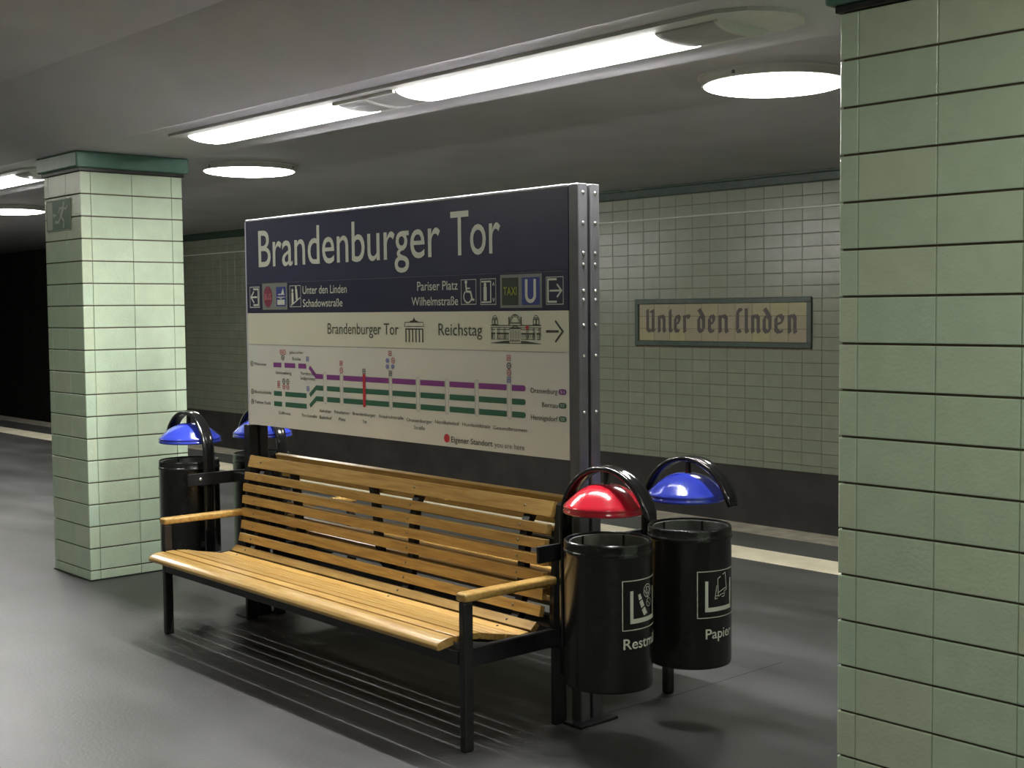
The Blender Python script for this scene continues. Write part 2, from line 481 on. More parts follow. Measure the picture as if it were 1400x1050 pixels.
# ------------------------------------------------------------------ pillars
def pillar(label, x0, x1, y0, y1, base, pitch, fcols, scols, exit_sign=False, label_cap=None):
    top = 2.675
    t = thing('tiled_pillar', label, 'pillar', (0, 0, 0))
    t.location = ((x0 + x1) / 2, (y0 + y1) / 2, 0)
    ox, oy = t.location.x, t.location.y
    W, D = x1 - x0, y1 - y0
    k = 0.009
    bbox_obj('core', -W / 2 + k, W / 2 - k, -D / 2 + k, D / 2 - k, 0, top, MAT['grout'], t)
    rows = []
    if base > 0.012: rows.append((0.0, base))
    z = base
    while z < top - 0.01:
        rows.append((z, min(pitch, top - z))); z += pitch
    g, gh = 0.003, 0.0075
    def face(cols, R, origin, single, bm=None):
        u = 0
        for cw in cols:
            for z0, h in rows:
                w_, h_ = cw - g, h - gh
                T = Matrix.Translation(origin) @ R @ Matrix.Translation((u + g / 2, 0, z0 + gh / 2))
                if single:
                    o = link('tile', tile_mesh(w_, h_, MAT['tile']), t)
                    # every tile sits a hair off its neighbours
                    o.matrix_local = T @ Matrix.Rotation(random.uniform(-.0035, .0035), 4, 'Z') @ Matrix.Rotation(random.uniform(-.004, .004), 4, 'X')
                else:
                    add_tile(bm, T, w_, h_)
            u += cw
    I = Matrix.Identity(4)
    face(fcols, I, (-W / 2, -D / 2, 0), True)
    face(scols, Matrix.Rotation(PI / 2, 4, 'Z'), (W / 2, -D / 2, 0), True)
    bm = bmesh.new()
    face(fcols, Matrix.Rotation(PI, 4, 'Z'), (W / 2, D / 2, 0), False, bm)
    face(scols, Matrix.Rotation(-PI / 2, 4, 'Z'), (-W / 2, D / 2, 0), False, bm)
    bmesh.ops.recalc_face_normals(bm, faces=bm.faces[:])
    obj('tile_facing', bm, MAT['tile'], t)['kind'] = 'stuff'
    # dark band, then the green capital
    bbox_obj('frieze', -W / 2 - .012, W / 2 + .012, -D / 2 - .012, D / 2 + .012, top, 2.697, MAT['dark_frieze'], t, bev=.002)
    bm = bmesh.new()
    e = .036
    box(bm, -W / 2 - e, W / 2 + e, -D / 2 - e, D / 2 + e, 2.697, 2.7995, bev=.01, seg=2)
    obj('capital', bm, MAT['capital'], t)
    # dark foot joint
    bm = bmesh.new()
    for (a, b, c, d) in ((-W / 2 - .006, W / 2 + .006, -D / 2 - .006, -D / 2 + .01), (-W / 2 - .006, W / 2 + .006, D / 2 - .01, D / 2 + .006),
                         (-W / 2 - .006, -W / 2 + .01, -D / 2 + .01, D / 2 - .01), (W / 2 - .01, W / 2 + .006, -D / 2 + .01, D / 2 - .01)):
        box(bm, a, b, c, d, 0, 0.009)
    obj('foot_joint', bm, MAT['dark_frieze'], t)
    return t

left_p = pillar('complete pale green tiled pillar at left, behind the blue-lidded bins', -8.705, -8.125, 3.545, 4.265, 0.067, 0.1449,
       [0.07, 0.28, 0.23], [0.07, 0.285, 0.285, 0.08])
right_p = pillar('close-up green tiled pillar cut off by the right side of the photo', -2.395, -1.715, 3.545, 4.265, 0.0, 0.1486,
       [0.068, 0.272, 0.27, 0.07], [0.07, 0.285, 0.285, 0.08])

# exit sign on the left pillar
es = thing('exit_sign', 'small green emergency exit sign with running figure on left pillar', 'sign', (-8.655, 3.537, 2.305))
bbox_obj('plate', 0, 0.385, 0, 0.006, 0, 0.207, MAT['exit_pale'], es, bev=.001)
F = Flat(.001)
F.rect(0.10, 0.004, 0.381, 0.203); F.rect(0.004, 0.196, 0.10, 0.203); F.rect(0.004, 0.004, 0.10, 0.011); F.rect(0.004, .011, .012, .196)
F.build('green_field', MAT['exit_green'], es)
F = Flat(.002)
F.ell(.285, .170, .016, .018); F.line([(.275, .145), (.24, .095)], .034)
F.line([(.28, .148), (.325, .138), (.345, .16)], .012); F.line([(.268, .146), (.225, .150), (.205, .12)], .012)
F.line([(.245, .09), (.285, .065), (.28, .02)], .017); F.line([(.235, .092), (.20, .055), (.15, .06)], .017)
F.rect(.115, .098, .17, .112).poly([(.105, .105), (.13, .128), (.13, .082)])
F.build('running_figure', MAT['exit_pale'], es)

# ------------------------------------------------------------------ wall name panel
ns = thing('station_name_panel', 'old ceramic name panel reading Unter den Linden on the far tiled wall', 'sign', (SX0, 10.80, SZ0))
Wp, Hp = SX1 - SX0, SZ1 - SZ0
bbox_obj('backing', 0.02, Wp - .02, 0.0, .012, .02, Hp - .02, MAT['grout'], ns)
fw = 0.055
for a, b, c, d in ((0, Wp, 0, fw), (0, Wp, Hp - fw, Hp), (0, fw, fw, Hp - fw), (Wp - fw, Wp, fw, Hp - fw)):
    bbox_obj('frame', a, b, -.022, .012, c, d, MAT['green_trim'], ns, bev=.006, seg=2)
ncl, nrw = 10, 3
cw, chh = (Wp - 2 * fw) / ncl, (Hp - 2 * fw) / nrw
for i in range(ncl):
    for j in range(nrw):
        link('tile', tile_mesh(cw - .004, chh - .004, MAT['mosaic']), ns, (fw + i * cw + .002, -.004, fw + j * chh + .002))
def pen(F, pts, n=(0.021, 0.014)):
    for (a, b), (c, d) in zip(pts, pts[1:]):
        if (c - a) * n[1] - (d - b) * n[0] < 0: a, b, c, d = c, d, a, b
        P = [(a - n[0], b - n[1]), (a + n[0], b + n[1]), (c + n[0], d + n[1]), (c - n[0], d - n[1])]
        l = math.hypot(c - a, d - b) or 1e-6
        nx, nz = -(d - b) / l * .012, (c - a) / l * .012
        F.poly(P)
        F.poly([(a - nx, b - nz), (c - nx, d - nz), (c + nx, d + nz), (a + nx, b + nz)])
# blackletter strokes in a unit box (x across the letter, y: 0 baseline, .72 x-height, 1 ascender)
BL = {
 'U': [[(.0, .92), (.12, 1), (.12, .12), (.45, .0), (.85, .14)], [(.85, 1), (.85, .08), (1, .02)], [(.55, .95), (.70, .9)]],
 'n': [[(0, .66), (.14, .72), (.14, .06), (.22, .0)], [(.14, .58), (.55, .74), (.85, .60), (.85, .08), (1, .0)]],
 't': [[(.35, .98), (.35, .10), (.75, .0), (1, .08)], [(0, .70), (.95, .72)]],
 'e': [[(.9, .10), (.5, 0), (.14, .12), (.14, .62), (.55, .74), (.88, .60), (.80, .44), (.2, .34)]],
 'r': [[(0, .66), (.2, .72), (.2, .06), (.35, 0)], [(.2, .58), (.55, .70), (.95, .74), (.98, .60)]],
 'd': [[(.15, 1), (.35, .92), (.88, .62), (.88, .14), (.5, 0), (.14, .14), (.14, .60), (.5, .72), (.86, .58)]],
 'L': [[(1, .90), (.80, 1), (.35, .96), (.22, .80), (.22, .14)], [(0, .06), (.3, .12), (.6, .0), (1, .08)]],
 'i': [[(0, .95), (.5, 1), (.5, .08), (.95, 0)]],
}
word = [('U', -9.82, -9.678), ('n', -9.648, -9.518), ('t', -9.488, -9.42), ('e', -9.41, -9.303), ('r', -9.283, -9.178),
        ('d', -9.083, -8.961), ('e', -8.933, -8.822), ('n', -8.794, -8.649),
        ('L', -8.559, -8.47), ('i', -8.452, -8.382), ('n', -8.364, -8.234), ('d', -8.217, -8.089), ('e', -8.072, -7.929), ('n', -7.904, -7.781)]
for ch, a, b in word:
    a -= SX0; b -= SX0
    F = Flat(.0048)
    for s_ in BL[ch]:
        pen(F, [(a + .016 + x * (b - a - .030), (1.498 - SZ0) + y * 0.245) for x, y in s_])
    F.build('letter', MAT['letter_brown'], ns)

# ------------------------------------------------------------------ lamps
def trough_lamp(x0, label, group=None):
    """double fluorescent fitting, x0 = left end; 4.2 m long"""
    t = thing('fluorescent_fitting', label, 'lamp', (x0, 3.84, 2.80), 0, group)
    L_ = 4.0
    # white tray with a rounded end
    bm = bmesh.new()
    pts = [(-0.1, -.22), (L_ - .02, -.22), (L_ + .09, -.17), (L_ + .15, -.08), (L_ + .17, 0), (L_ + .15, .08), (L_ + .09, .17), (L_ - .02, .21), (-0.1, .21)]
    lo = [bm.verts.new((x, y, -.015)) for x, y in pts]; hi = [bm.verts.new((x, y, -.0005)) for x, y in pts]
    bm.faces.new(lo); bm.faces.new(hi[::-1])
    for i in range(len(pts)):
        j = (i + 1) % len(pts); bm.faces.new((lo[i], lo[j], hi[j], hi[i]))
    bmesh.ops.recalc_face_normals(bm, faces=bm.faces[:])
    obj('tray', bm, MAT['lamp_white'], t)
    def seg(a, b, mat, name, r=.145, d=.034):
        bm = bmesh.new()
        n = 14
        prof = [(-r * math.cos(PI * i / n), -.0145 - d * math.sin(PI * i / n)) for i in range(n + 1)]
        prism_x(bm, prof, a, b)
        return obj(name, bm, mat, t)
    seg(0.0, 1.52, MAT['tube_glow'], 'diffuser')
    seg(2.02, 3.63, MAT['tube_glow'], 'diffuser')
    for a, b in ((.06, 1.47), (2.08, 3.58)):
        bm = bmesh.new(); prism_x(bm, [(.011 * math.cos(PI * i / 6), -.046 + .011 * math.sin(PI * i / 6)) for i in range(12)], a, b)
        obj('tube', bm, MAT['tube_core'], t)
    for a, b in ((1.521, 1.76), (1.785, 2.019), (3.631, 3.92)):
        seg(a, b, MAT['lamp_cover'], 'cover', r=.140, d=.029)
    seg(1.761, 1.784, MAT['lamp_white'], 'bracket', r=.148, d=.038)
    seg(3.921, 3.94, MAT['lamp_white'], 'end_cap', r=.148, d=.036)
    bm = bmesh.new(); box(bm, 1.52, 2.02, -.165, -.15, -.030, -.0152)
    obj('rail', bm, MAT['lamp_white'], t)
    return t
PER = 6.31
fl = [('fluorescent strip lamp with two lit lengths on the beam above the bench', 0),
      ('fluorescent strip lamp farther off, beyond the left pillar', -1)]
proto_f = trough_lamp(-6.95, fl[0][0])
for k, lab in ((-1, fl[1][0]), (-2, 'hidden fluorescent strip lamp far down the platform'), (1, 'fluorescent strip lamp out of view beyond the right pillar')):
    c = copy_tree(proto_f); c.location.x += PER * k; c['label'] = lab

def disc_lamp(x, y, label):
    t = thing('round_ceiling_lamp', label, 'lamp', (x, y, 3.10))
    bm = bmesh.new()
    lathe(bm, [(.0, -.0005), (.445, -.0005), (.445, -.010), (.432, -.014), (.424, -.053), (.410, -.055), (.410, -.03), (0, -.03)], seg=56)
    obj('housing', bm, MAT['lamp_white'], t, smooth=False)
    bm = bmesh.new()
    prof = [(.409, -.052)] + [(.409 * math.cos(a), -.054 - .036 * math.sin(a)) for a in [i * PI / 16 for i in range(1, 8)]] + [(0, -.090)]
    lathe(bm, prof, seg=56)
    obj('diffuser', bm, MAT['disc_glow'], t, smooth=True)
    for a in (0.6, 2.7, 4.8):
        bm = bmesh.new()
        box(bm, .428 * math.cos(a) - .008, .428 * math.cos(a) + .008, .428 * math.sin(a) - .008, .428 * math.sin(a) + .008, -.040, -.022)
        obj('catch', bm, MAT['sign_steel'], t)
    return t
d0 = disc_lamp(-4.66, 6.24, 'large round ceiling lamp beside the right pillar, biggest of the discs')
for x, y, lab in ((-10.55, 6.22, 'round ceiling lamp above the left end of the big sign'),
                  (-16.35, 6.22, 'round ceiling lamp just left of the left pillar'),
                  (1.1, 6.22, 'round ceiling lamp out of view behind the right pillar'),
                  (-6.5, 1.75, 'round ceiling lamp over the near platform, right of the bench, out of view'),
                  (-12.0, 1.75, 'round ceiling lamp over the near platform, left of the bench, out of view'),
                  (-17.5, 1.75, 'round ceiling lamp far down the near platform, out of view'),
                  (-0.9, 1.75, 'round ceiling lamp over the near platform beside the camera, out of view')):
    c = copy_tree(d0); c.location = (x, y, 3.10); c['label'] = lab

# ------------------------------------------------------------------ the big sign
sg = thing('station_sign', 'large freestanding board reading Brandenburger Tor above the bench', 'sign', (-6.497, 3.80, 0))
SW = 2.607
def board(name, z0, z1, mat, label):
    o = bbox_obj(name, 0.0, SW, 0.0, 0.012, z0, z1, mat, sg)
    o['label'] = label
    return o
b1 = board('name_panel', 1.9175, 2.262, MAT['navy'], 'navy panel with the large station name')
b2 = board('direction_panel', 1.7485, 1.9165, MAT['navy_deep'], 'navy strip of exits and pictograms')
b3 = board('landmark_panel', 1.5725, 1.7475, MAT['cream'], 'cream strip pointing to two landmarks')
b4 = board('route_panel', 1.117, 1.5715, MAT['pale'], 'pale board with the railway line map')
bbox_obj('back_panel', 0.0, SW, .105, .125, 1.117, 2.262, MAT['pale'], sg)
bbox_obj('inner_core', 0.02, SW - .02, .0125, .1045, 1.13, 2.25, MAT['steel_black'], sg)
bbox_obj('top_edge', -.002, SW, -.004, .129, 2.2625, 2.274, MAT['sign_edge'], sg, bev=.003)
bbox_obj('left_edge', -.010, -.001, -.002, .054, 1.112, 2.262, MAT['sign_edge'], sg)
for xx in (SW, -.071):
    for y0, y1 in ((.0, .054), (.071, .125)):
        bm = bmesh.new()
        box(bm, xx + .001, xx + .062, y0, y1, 0.0, 2.274 if xx > 0 else 1.111, bev=.004)
        obj('post', bm, MAT['sign_steel'] if xx > 0 else MAT['steel_black'], sg)
    bbox_obj('post_core', xx + .006, xx + .05, .0545, .0705, 0.0, 2.26 if xx > 0 else 1.11, MAT['steel_black'], sg)
    bbox_obj('foot_plate', xx - (.001 if xx > 0 else .045), xx + (.11 if xx > 0 else .064), -.05, .175, 0.0, 0.012, MAT['steel_black'], sg, bev=.003)
zb = [2.235, 2.110, 1.985, 1.937, 1.828, 1.790, 1.685, 1.556, 1.320]
bm = bmesh.new()
for z in zb:
    for y in (.027, .098):
        r = bmesh.ops.create_uvsphere(bm, u_segments=10, v_segments=6, radius=.0095)
        for v in r['verts']: v.co = Vector((v.co.x * .7 + SW + .062, v.co.y + y, v.co.z + z))
o = obj('bolts', bm, MAT['bolt'], sg, smooth=True); o['kind'] = 'stuff'

W_ = MAT['print_white']
Flat(.0012).text('Brandenburger', .134, 1.755, 2.005, .199, .004).build('lettering', W_, b1)
Flat(.0012).text('Tor', 1.833, 2.180, 2.005, .199, .004).build('lettering', W_, b1)
Flat(.0012).rect(.03, 1.9135, SW - .02, 1.9150).build('thin_line', MAT['print_line'], b2)
# direction strip
F = Flat(.0012)
F.frame(.031, 1.779, .136, 1.896, .004); F.line([(.072, 1.882), (.122, 1.882), (.122, 1.793), (.072, 1.793)], .010)
F.line([(.045, 1.8375), (.108, 1.8375)], .009); F.line([(.075, 1.868), (.044, 1.8375), (.075, 1.807)], .009)
F.build('exit_pictogram', W_, b2)
F = Flat(.0012); F.rect(.166, 1.766, .424, 1.911); F.build('interchange_plate', MAT['print_grey'], b2)
F = Flat(.0022); F.ell(.226, 1.838, .045, .059, 28); F.build('bus_disc', MAT['print_bus'], b2)
F = Flat(.0032); F.text('BUS', .192, .262, 1.822, .032, .01); F.build('lettering', MAT['print_rose'], b2)
F = Flat(.0022); F.rect(.313, 1.785, .410, 1.890); F.build('tram_field', MAT['print_blue'], b2)
F = Flat(.0032); F.poly([(.335, 1.852), (.365, 1.852), (.385, 1.885), (.395, 1.852), (.40, 1.846), (.335, 1.846)])
F.rect(.322, 1.832, .402, 1.836); F.rect(.325, 1.792, .400, 1.820); F.line([(.345, 1.832), (.36, 1.824), (.378, 1.832)], .004)
F.build('tram_pictogram', W_, b2)
F = Flat(.0012); F.frame(.449, 1.779, .560, 1.895, .003)
F.ell(.477, 1.868, .009, .010); F.line([(.477, 1.852), (.477, 1.800)], .020); F.ell(.512, 1.885, .008, .008); F.line([(.514, 1.872), (.520, 1.822)], .020)
F.line([(.462, 1.788), (.552, 1.828)], .006)
F.build('subway_pictogram', W_, b2)
F = Flat(.0012)
F.text('Unter den Linden', .578, .989, 1.848, .042, .004).text('Schadowstraße', .578, .949, 1.779, .040, .004)
F.text('Pariser Platz', 1.577, 1.881, 1.848, .042, .004).text('Wilhelmstraße', 1.531, 1.882, 1.777, .040, .004)
F.build('lettering', W_, b2)
F = Flat(.0012); F.frame(1.904, 1.778, 2.012, 1.893, .003)
F.ell(1.940, 1.880, .009, .009); F.line([(1.940, 1.868), (1.944, 1.838), (1.972, 1.836), (1.985, 1.800), (1.996, 1.800)], .010)
F.line([(1.944, 1.852), (1.966, 1.852)], .006); F.ring(1.952, 1.815, .028, .007, 130, 370)
F.build('wheelchair_pictogram', W_, b2)
F = Flat(.0012); F.frame(2.041, 1.776, 2.148, 1.893, .003); F.line([(2.050, 1.788), (2.112, 1.788), (2.112, 1.880), (2.050, 1.880)], .007)
F.ell(2.074, 1.866, .009, .010); F.line([(2.074, 1.852), (2.074, 1.800)], .022)
F.line([(2.125, 1.862), (2.131, 1.875), (2.137, 1.862)], .004); F.line([(2.125, 1.805), (2.131, 1.790), (2.137, 1.805)], .004)
F.build('lift_pictogram', W_, b2)
F = Flat(.0012); F.rect(2.176, 1.761, 2.446, 1.907); F.build('interchange_plate', MAT['print_grey'], b2)
F = Flat(.0022); F.rect(2.189, 1.773, 2.295, 1.893); F.build('taxi_field', MAT['print_taxi'], b2)
F = Flat(.0032); F.text('TAXI', 2.199, 2.287, 1.817, .035, .004); F.build('lettering', MAT['print_yellow'], b2)
F = Flat(.0022); F.rect(2.319, 1.773, 2.433, 1.892); F.build('underground_field', MAT['print_blue'], b2)
F = Flat(.0032); F.line([(2.349, 1.880), (2.349, 1.815)], .016).ring(2.376, 1.816, .027, .016, 180, 360).line([(2.403, 1.815), (2.403, 1.880)], .016); F.build('underground_letter', W_, b2)
F = Flat(.0012); F.frame(2.472, 1.773, 2.578, 1.891, .003); F.line([(2.535, 1.880), (2.484, 1.880), (2.484, 1.785), (2.535, 1.785)], .009)
F.line([(2.496, 1.832), (2.562, 1.832)], .008); F.line([(2.540, 1.858), (2.566, 1.832), (2.540, 1.806)], .008)
F.build('exit_pictogram', W_, b2)
# landmark strip
K_ = MAT['print_black']
F = Flat(.0012); F.text('Brandenburger Tor', .809, 1.424, 1.637, .055).text('Reichstag', 1.735, 2.050, 1.637, .055); F.build('lettering', K_, b3)
F = Flat(.0012)                                            # gate
F.rect(1.478, 1.662, 1.618, 1.668).rect(1.470, 1.676, 1.624, 1.679).rect(1.476, 1.696, 1.618, 1.699)
F.line([(1.472, 1.680), (1.476, 1.697)], .003).line([(1.622, 1.680), (1.618, 1.697)], .003)
for i in range(6):
    x = 1.479 + i * .0264
    F.rect(x, 1.604, x + .008, 1.662)
    F.rect(x - .002, 1.603, x + .010, 1.606)
F.poly([(1.510, 1.699), (1.585, 1.699), (1.570, 1.706), (1.525, 1.706)]).poly([(1.534, 1.706), (1.562, 1.706), (1.553, 1.714), (1.548, 1.724), (1.543, 1.714)])
F.build('gate_drawing', K_, b3)
F = Flat(.0012)                                            # parliament building
F.rect(2.108, 1.682, 2.440, 1.686).rect(2.108, 1.673, 2.440, 1.676).rect(2.112, 1.604, 2.438, 1.607)
for x0 in (2.112, 2.156, 2.198, 2.345, 2.388, 2.424):
    F.rect(x0, 1.622, x0 + .003, 1.673); F.rect(x0 + .009, 1.622, x0 + .012, 1.673)
for x0, x1 in ((2.150, 2.232), (2.312, 2.400), (2.114, 2.140), (2.410, 2.436)):
    F.rect(x0, 1.645, x1, 1.652); F.rect(x0, 1.664, x1, 1.667); F.rect(x0, 1.622, x1, 1.625)
    n = max(2, int((x1 - x0) / .011))
    for i in range(n): F.rect(x0 + i * (x1 - x0) / n + .003, 1.628, x0 + i * (x1 - x0) / n + .006, 1.645)
for i in range(7): F.rect(2.240 + i * .0105, 1.625, 2.243 + i * .0105, 1.664)
F.line([(2.232, 1.666), (2.273, 1.684), (2.315, 1.666)], .004).line([(2.245, 1.671), (2.300, 1.671)], .005)
F.ring(2.272, 1.697, .034, .004, 5, 175, 12).ring(2.272, 1.697, .026, .003, 5, 175, 12).rect(2.230, 1.692, 2.314, 1.697).rect(2.262, 1.727, 2.282, 1.733)
F.rect(2.229, 1.686, 2.236, 1.722).rect(2.308, 1.686, 2.315, 1.722)
for x0 in (2.118, 2.388):
    F.frame(x0, 1.686, x0 + .040, 1.712, .004).rect(x0 + .003, 1.714, x0 + .037, 1.718).ring(x0 + .02, 1.716, .012, .003, 0, 180, 8).rect(x0 + .016, 1.69, x0 + .024, 1.71)
F.poly([(2.114, 1.606), (2.235, 1.606), (2.235, 1.617), (2.20, 1.616)]).poly([(2.310, 1.617), (2.345, 1.616), (2.436, 1.606), (2.310, 1.606)])
for i in range(6): F.rect(2.240 + i * .011, 1.613, 2.246 + i * .011, 1.622)
F.build('building_drawing', K_, b3)
F = Flat(.0022); F.ell(2.351, 1.675, .010, .009); F.build('red_dot', MAT['print_red'], b3)
F = Flat(.0012); F.line([(2.472, 1.6595), (2.545, 1.6595)], .010).line([(2.528, 1.703), (2.572, 1.6595), (2.528, 1.616)], .009); F.build('arrow', K_, b3)
Flat(.0012).rect(.02, 1.5695, SW - .02, 1.5705).build('thin_line', MAT['print_soft'], b4)
# line map
def bar(F, x0, x1, z, t=.026): F.rect(x0, z - t / 2, x1, z + t / 2)
F = Flat(.0012)
for a, b in ((.268, .350), (.383, .490), (.522, .597)): bar(F, a, b, 1.462)
F.line([(.634, 1.455), (.688, 1.414)], .022); bar(F, .686, .758, 1.411)
for a, b in ((.794, .911), (.946, 1.336), (1.368, 1.554), (1.591, 1.775), (1.812, 1.991), (2.023, 2.212), (2.247, 2.325)): bar(F, a, b, 1.410)
F.ell(2.325, 1.410, .012, .013, 12)
F.build('purple_route', MAT['print_purple'], b4)
F = Flat(.0012)
for z, zl in ((1.350, 1.304), (1.293, 1.247)):
    for a, b in ((.268, .350), (.385, .597)): bar(F, a, b, zl)
    F.line([(.634, zl + .006), (.692, z)], .022); bar(F, .690, .758, z)
    for a, b in ((.794, .911), (.945, 1.336), (1.368, 1.554), (1.591, 1.775), (1.812, 1.991), (2.023, 2.212), (2.247, 2.325)): bar(F, a, b, z)
    F.ell(2.325, z, .012, .013, 12)
F.build('green_route', MAT['print_green'], b4)
F = Flat(.0012)                                            # interchange capsules
for x in (.776, .928, 1.352, 1.572, 1.793, 2.007, 2.230):
    F.line([(x - .012, 1.282), (x - .012, 1.424)], .0015).line([(x + .012, 1.282), (x + .012, 1.424)], .0015).ring(x, 1.424, .012, .0015, 0, 180, 8).ring(x, 1.282, .012, .0015, 180, 360, 8)
F.build('station_marks', MAT['print_soft'], b4)
F = Flat(.0022); F.rect(1.118, 1.276, 1.142, 1.430).ell(1.130, 1.430, .012, .008).ell(1.130, 1.276, .012, .008).ell(1.789, 1.156, .021, .0205, 24)
F.build('location_mark', MAT['print_red'], b4)
F = Flat(.0012)
tx = lambda s, a, b, z, h=.017, bo=.0: F.text(s, a, b, z - h / 2, h, bo)
for s, a, b, z in (('Wannsee', .060, .190, 1.463), ('Blankenfelde', .062, .240, 1.305), ('Teltow Stadt', .062, .232, 1.247), ('Julius-Leber-', .434, .576, 1.535),
                   ('Brücke', .464, .546, 1.500), ('Schöneberg', .290, .450, 1.420), ('Yorckstraße', .540, .692, 1.423), ('Großgörschenstr.', .540, .691, 1.397),
                   ('Südkreuz', .312, .434, 1.199), ('Yorckstraße', .545, .694, 1.198), ('Anhalter', .719, .832, 1.231), ('Bahnhof', .720, .834, 1.196), ('Potsdamer', .859, .999, 1.232),
                   ('Platz', .899, .961, 1.196), ('Brandenburger', 1.025, 1.223, 1.232), ('Tor', 1.109, 1.148, 1.196), ('Friedrichstraße', 1.254, 1.454, 1.231),
                   ('Oranienburger', 1.479, 1.677, 1.226), ('Straße', 1.537, 1.623, 1.192), ('Nordbahnhof', 1.702, 1.880, 1.229), ('Humboldthain', 1.904, 2.098, 1.229),
                   ('Gesundbrunnen', 2.119, 2.342, 1.227)):
    tx(s, a, b, z)
for s, a, b, z in (('Oranienburg', 2.368, 2.537, 1.404), ('Bernau', 2.441, 2.539, 1.345), ('Hennigsdorf', 2.370, 2.538, 1.288)): tx(s, a, b, z, .021, .004)
F.text('Eigener Standort', 1.820, 2.114, 1.140, .026, .006)
F.build('lettering', K_, b4)
F = Flat(.0012); F.text('you are here', 2.127, 2.327, 1.139, .024); F.build('lettering', MAT['print_soft'], b4)
def tags(mat, spots, name):
    F = Flat(.0012)
    for kind, x, z in spots:
        if kind == 'c': F.ring(x, z, .0125, .006, n=14)
        elif kind == 's': F.frame(x - .013, z - .013, x + .013, z + .013, .005); F.line([(x - .008, z - .006), (x, z + .004), (x + .008, z - .004)], .004)
        elif kind == 'd': F.ell(x, z, .014, .012, 14)
        F.rect(x - .006, z - .003, x + .006, z + .003)
    F.build(name, mat, b4)
tags(MAT['print_rose'], [('c', .352, 1.533), ('c', .383, 1.533), ('s', .319, 1.361), ('s', .319, 1.348), ('c', .373, 1.344), ('c', .411, 1.344), ('s', .927, 1.486), ('c', .928, 1.450), ('s', 1.351, 1.545), ('c', 1.375, 1.510), ('s', 2.228, 1.541), ('c', 2.229, 1.476)], 'rose_symbols')
tags(MAT['print_soft'], [('c', .366, 1.503), ('c', .373, 1.374), ('c', .413, 1.374), ('s', 1.129, 1.450), ('c', 2.229, 1.506), ('s', 1.352, 1.447), ('c', .038, 1.463), ('c', .038, 1.305), ('c', .038, 1.247)], 'grey_symbols')
tags(MAT['print_lilac'], [('s', .613, 1.501), ('s', .613, 1.342), ('d', 1.329, 1.509), ('d', 1.328, 1.479), ('d', 1.373, 1.480), ('s', 2.228, 1.445)], 'blue_symbols')
def pill(mat, z, name):
    F = Flat(.0012); F.rect(2.556, z - .012, 2.580, z + .012).ell(2.556, z, .012, .012, 12).ell(2.580, z, .012, .012, 12); F.build(name, mat, b4)
pill(MAT['print_purple'], 1.404, 'line_badge'); pill(MAT['print_green'], 1.346, 'line_badge'); pill(MAT['print_green'], 1.289, 'line_badge')
F = Flat(.0022)
for n_, z in (('S1', 1.404), ('S2', 1.346), ('S25', 1.289)): F.text(n_, 2.556, 2.580, z - .006, .012)
F.build('lettering', MAT['pale'], b4)

for pnl in (b2, b3, b4):
    for ch in pnl.children:
        ch['kind'] = 'stuff'      # fine print, too small to pick apart

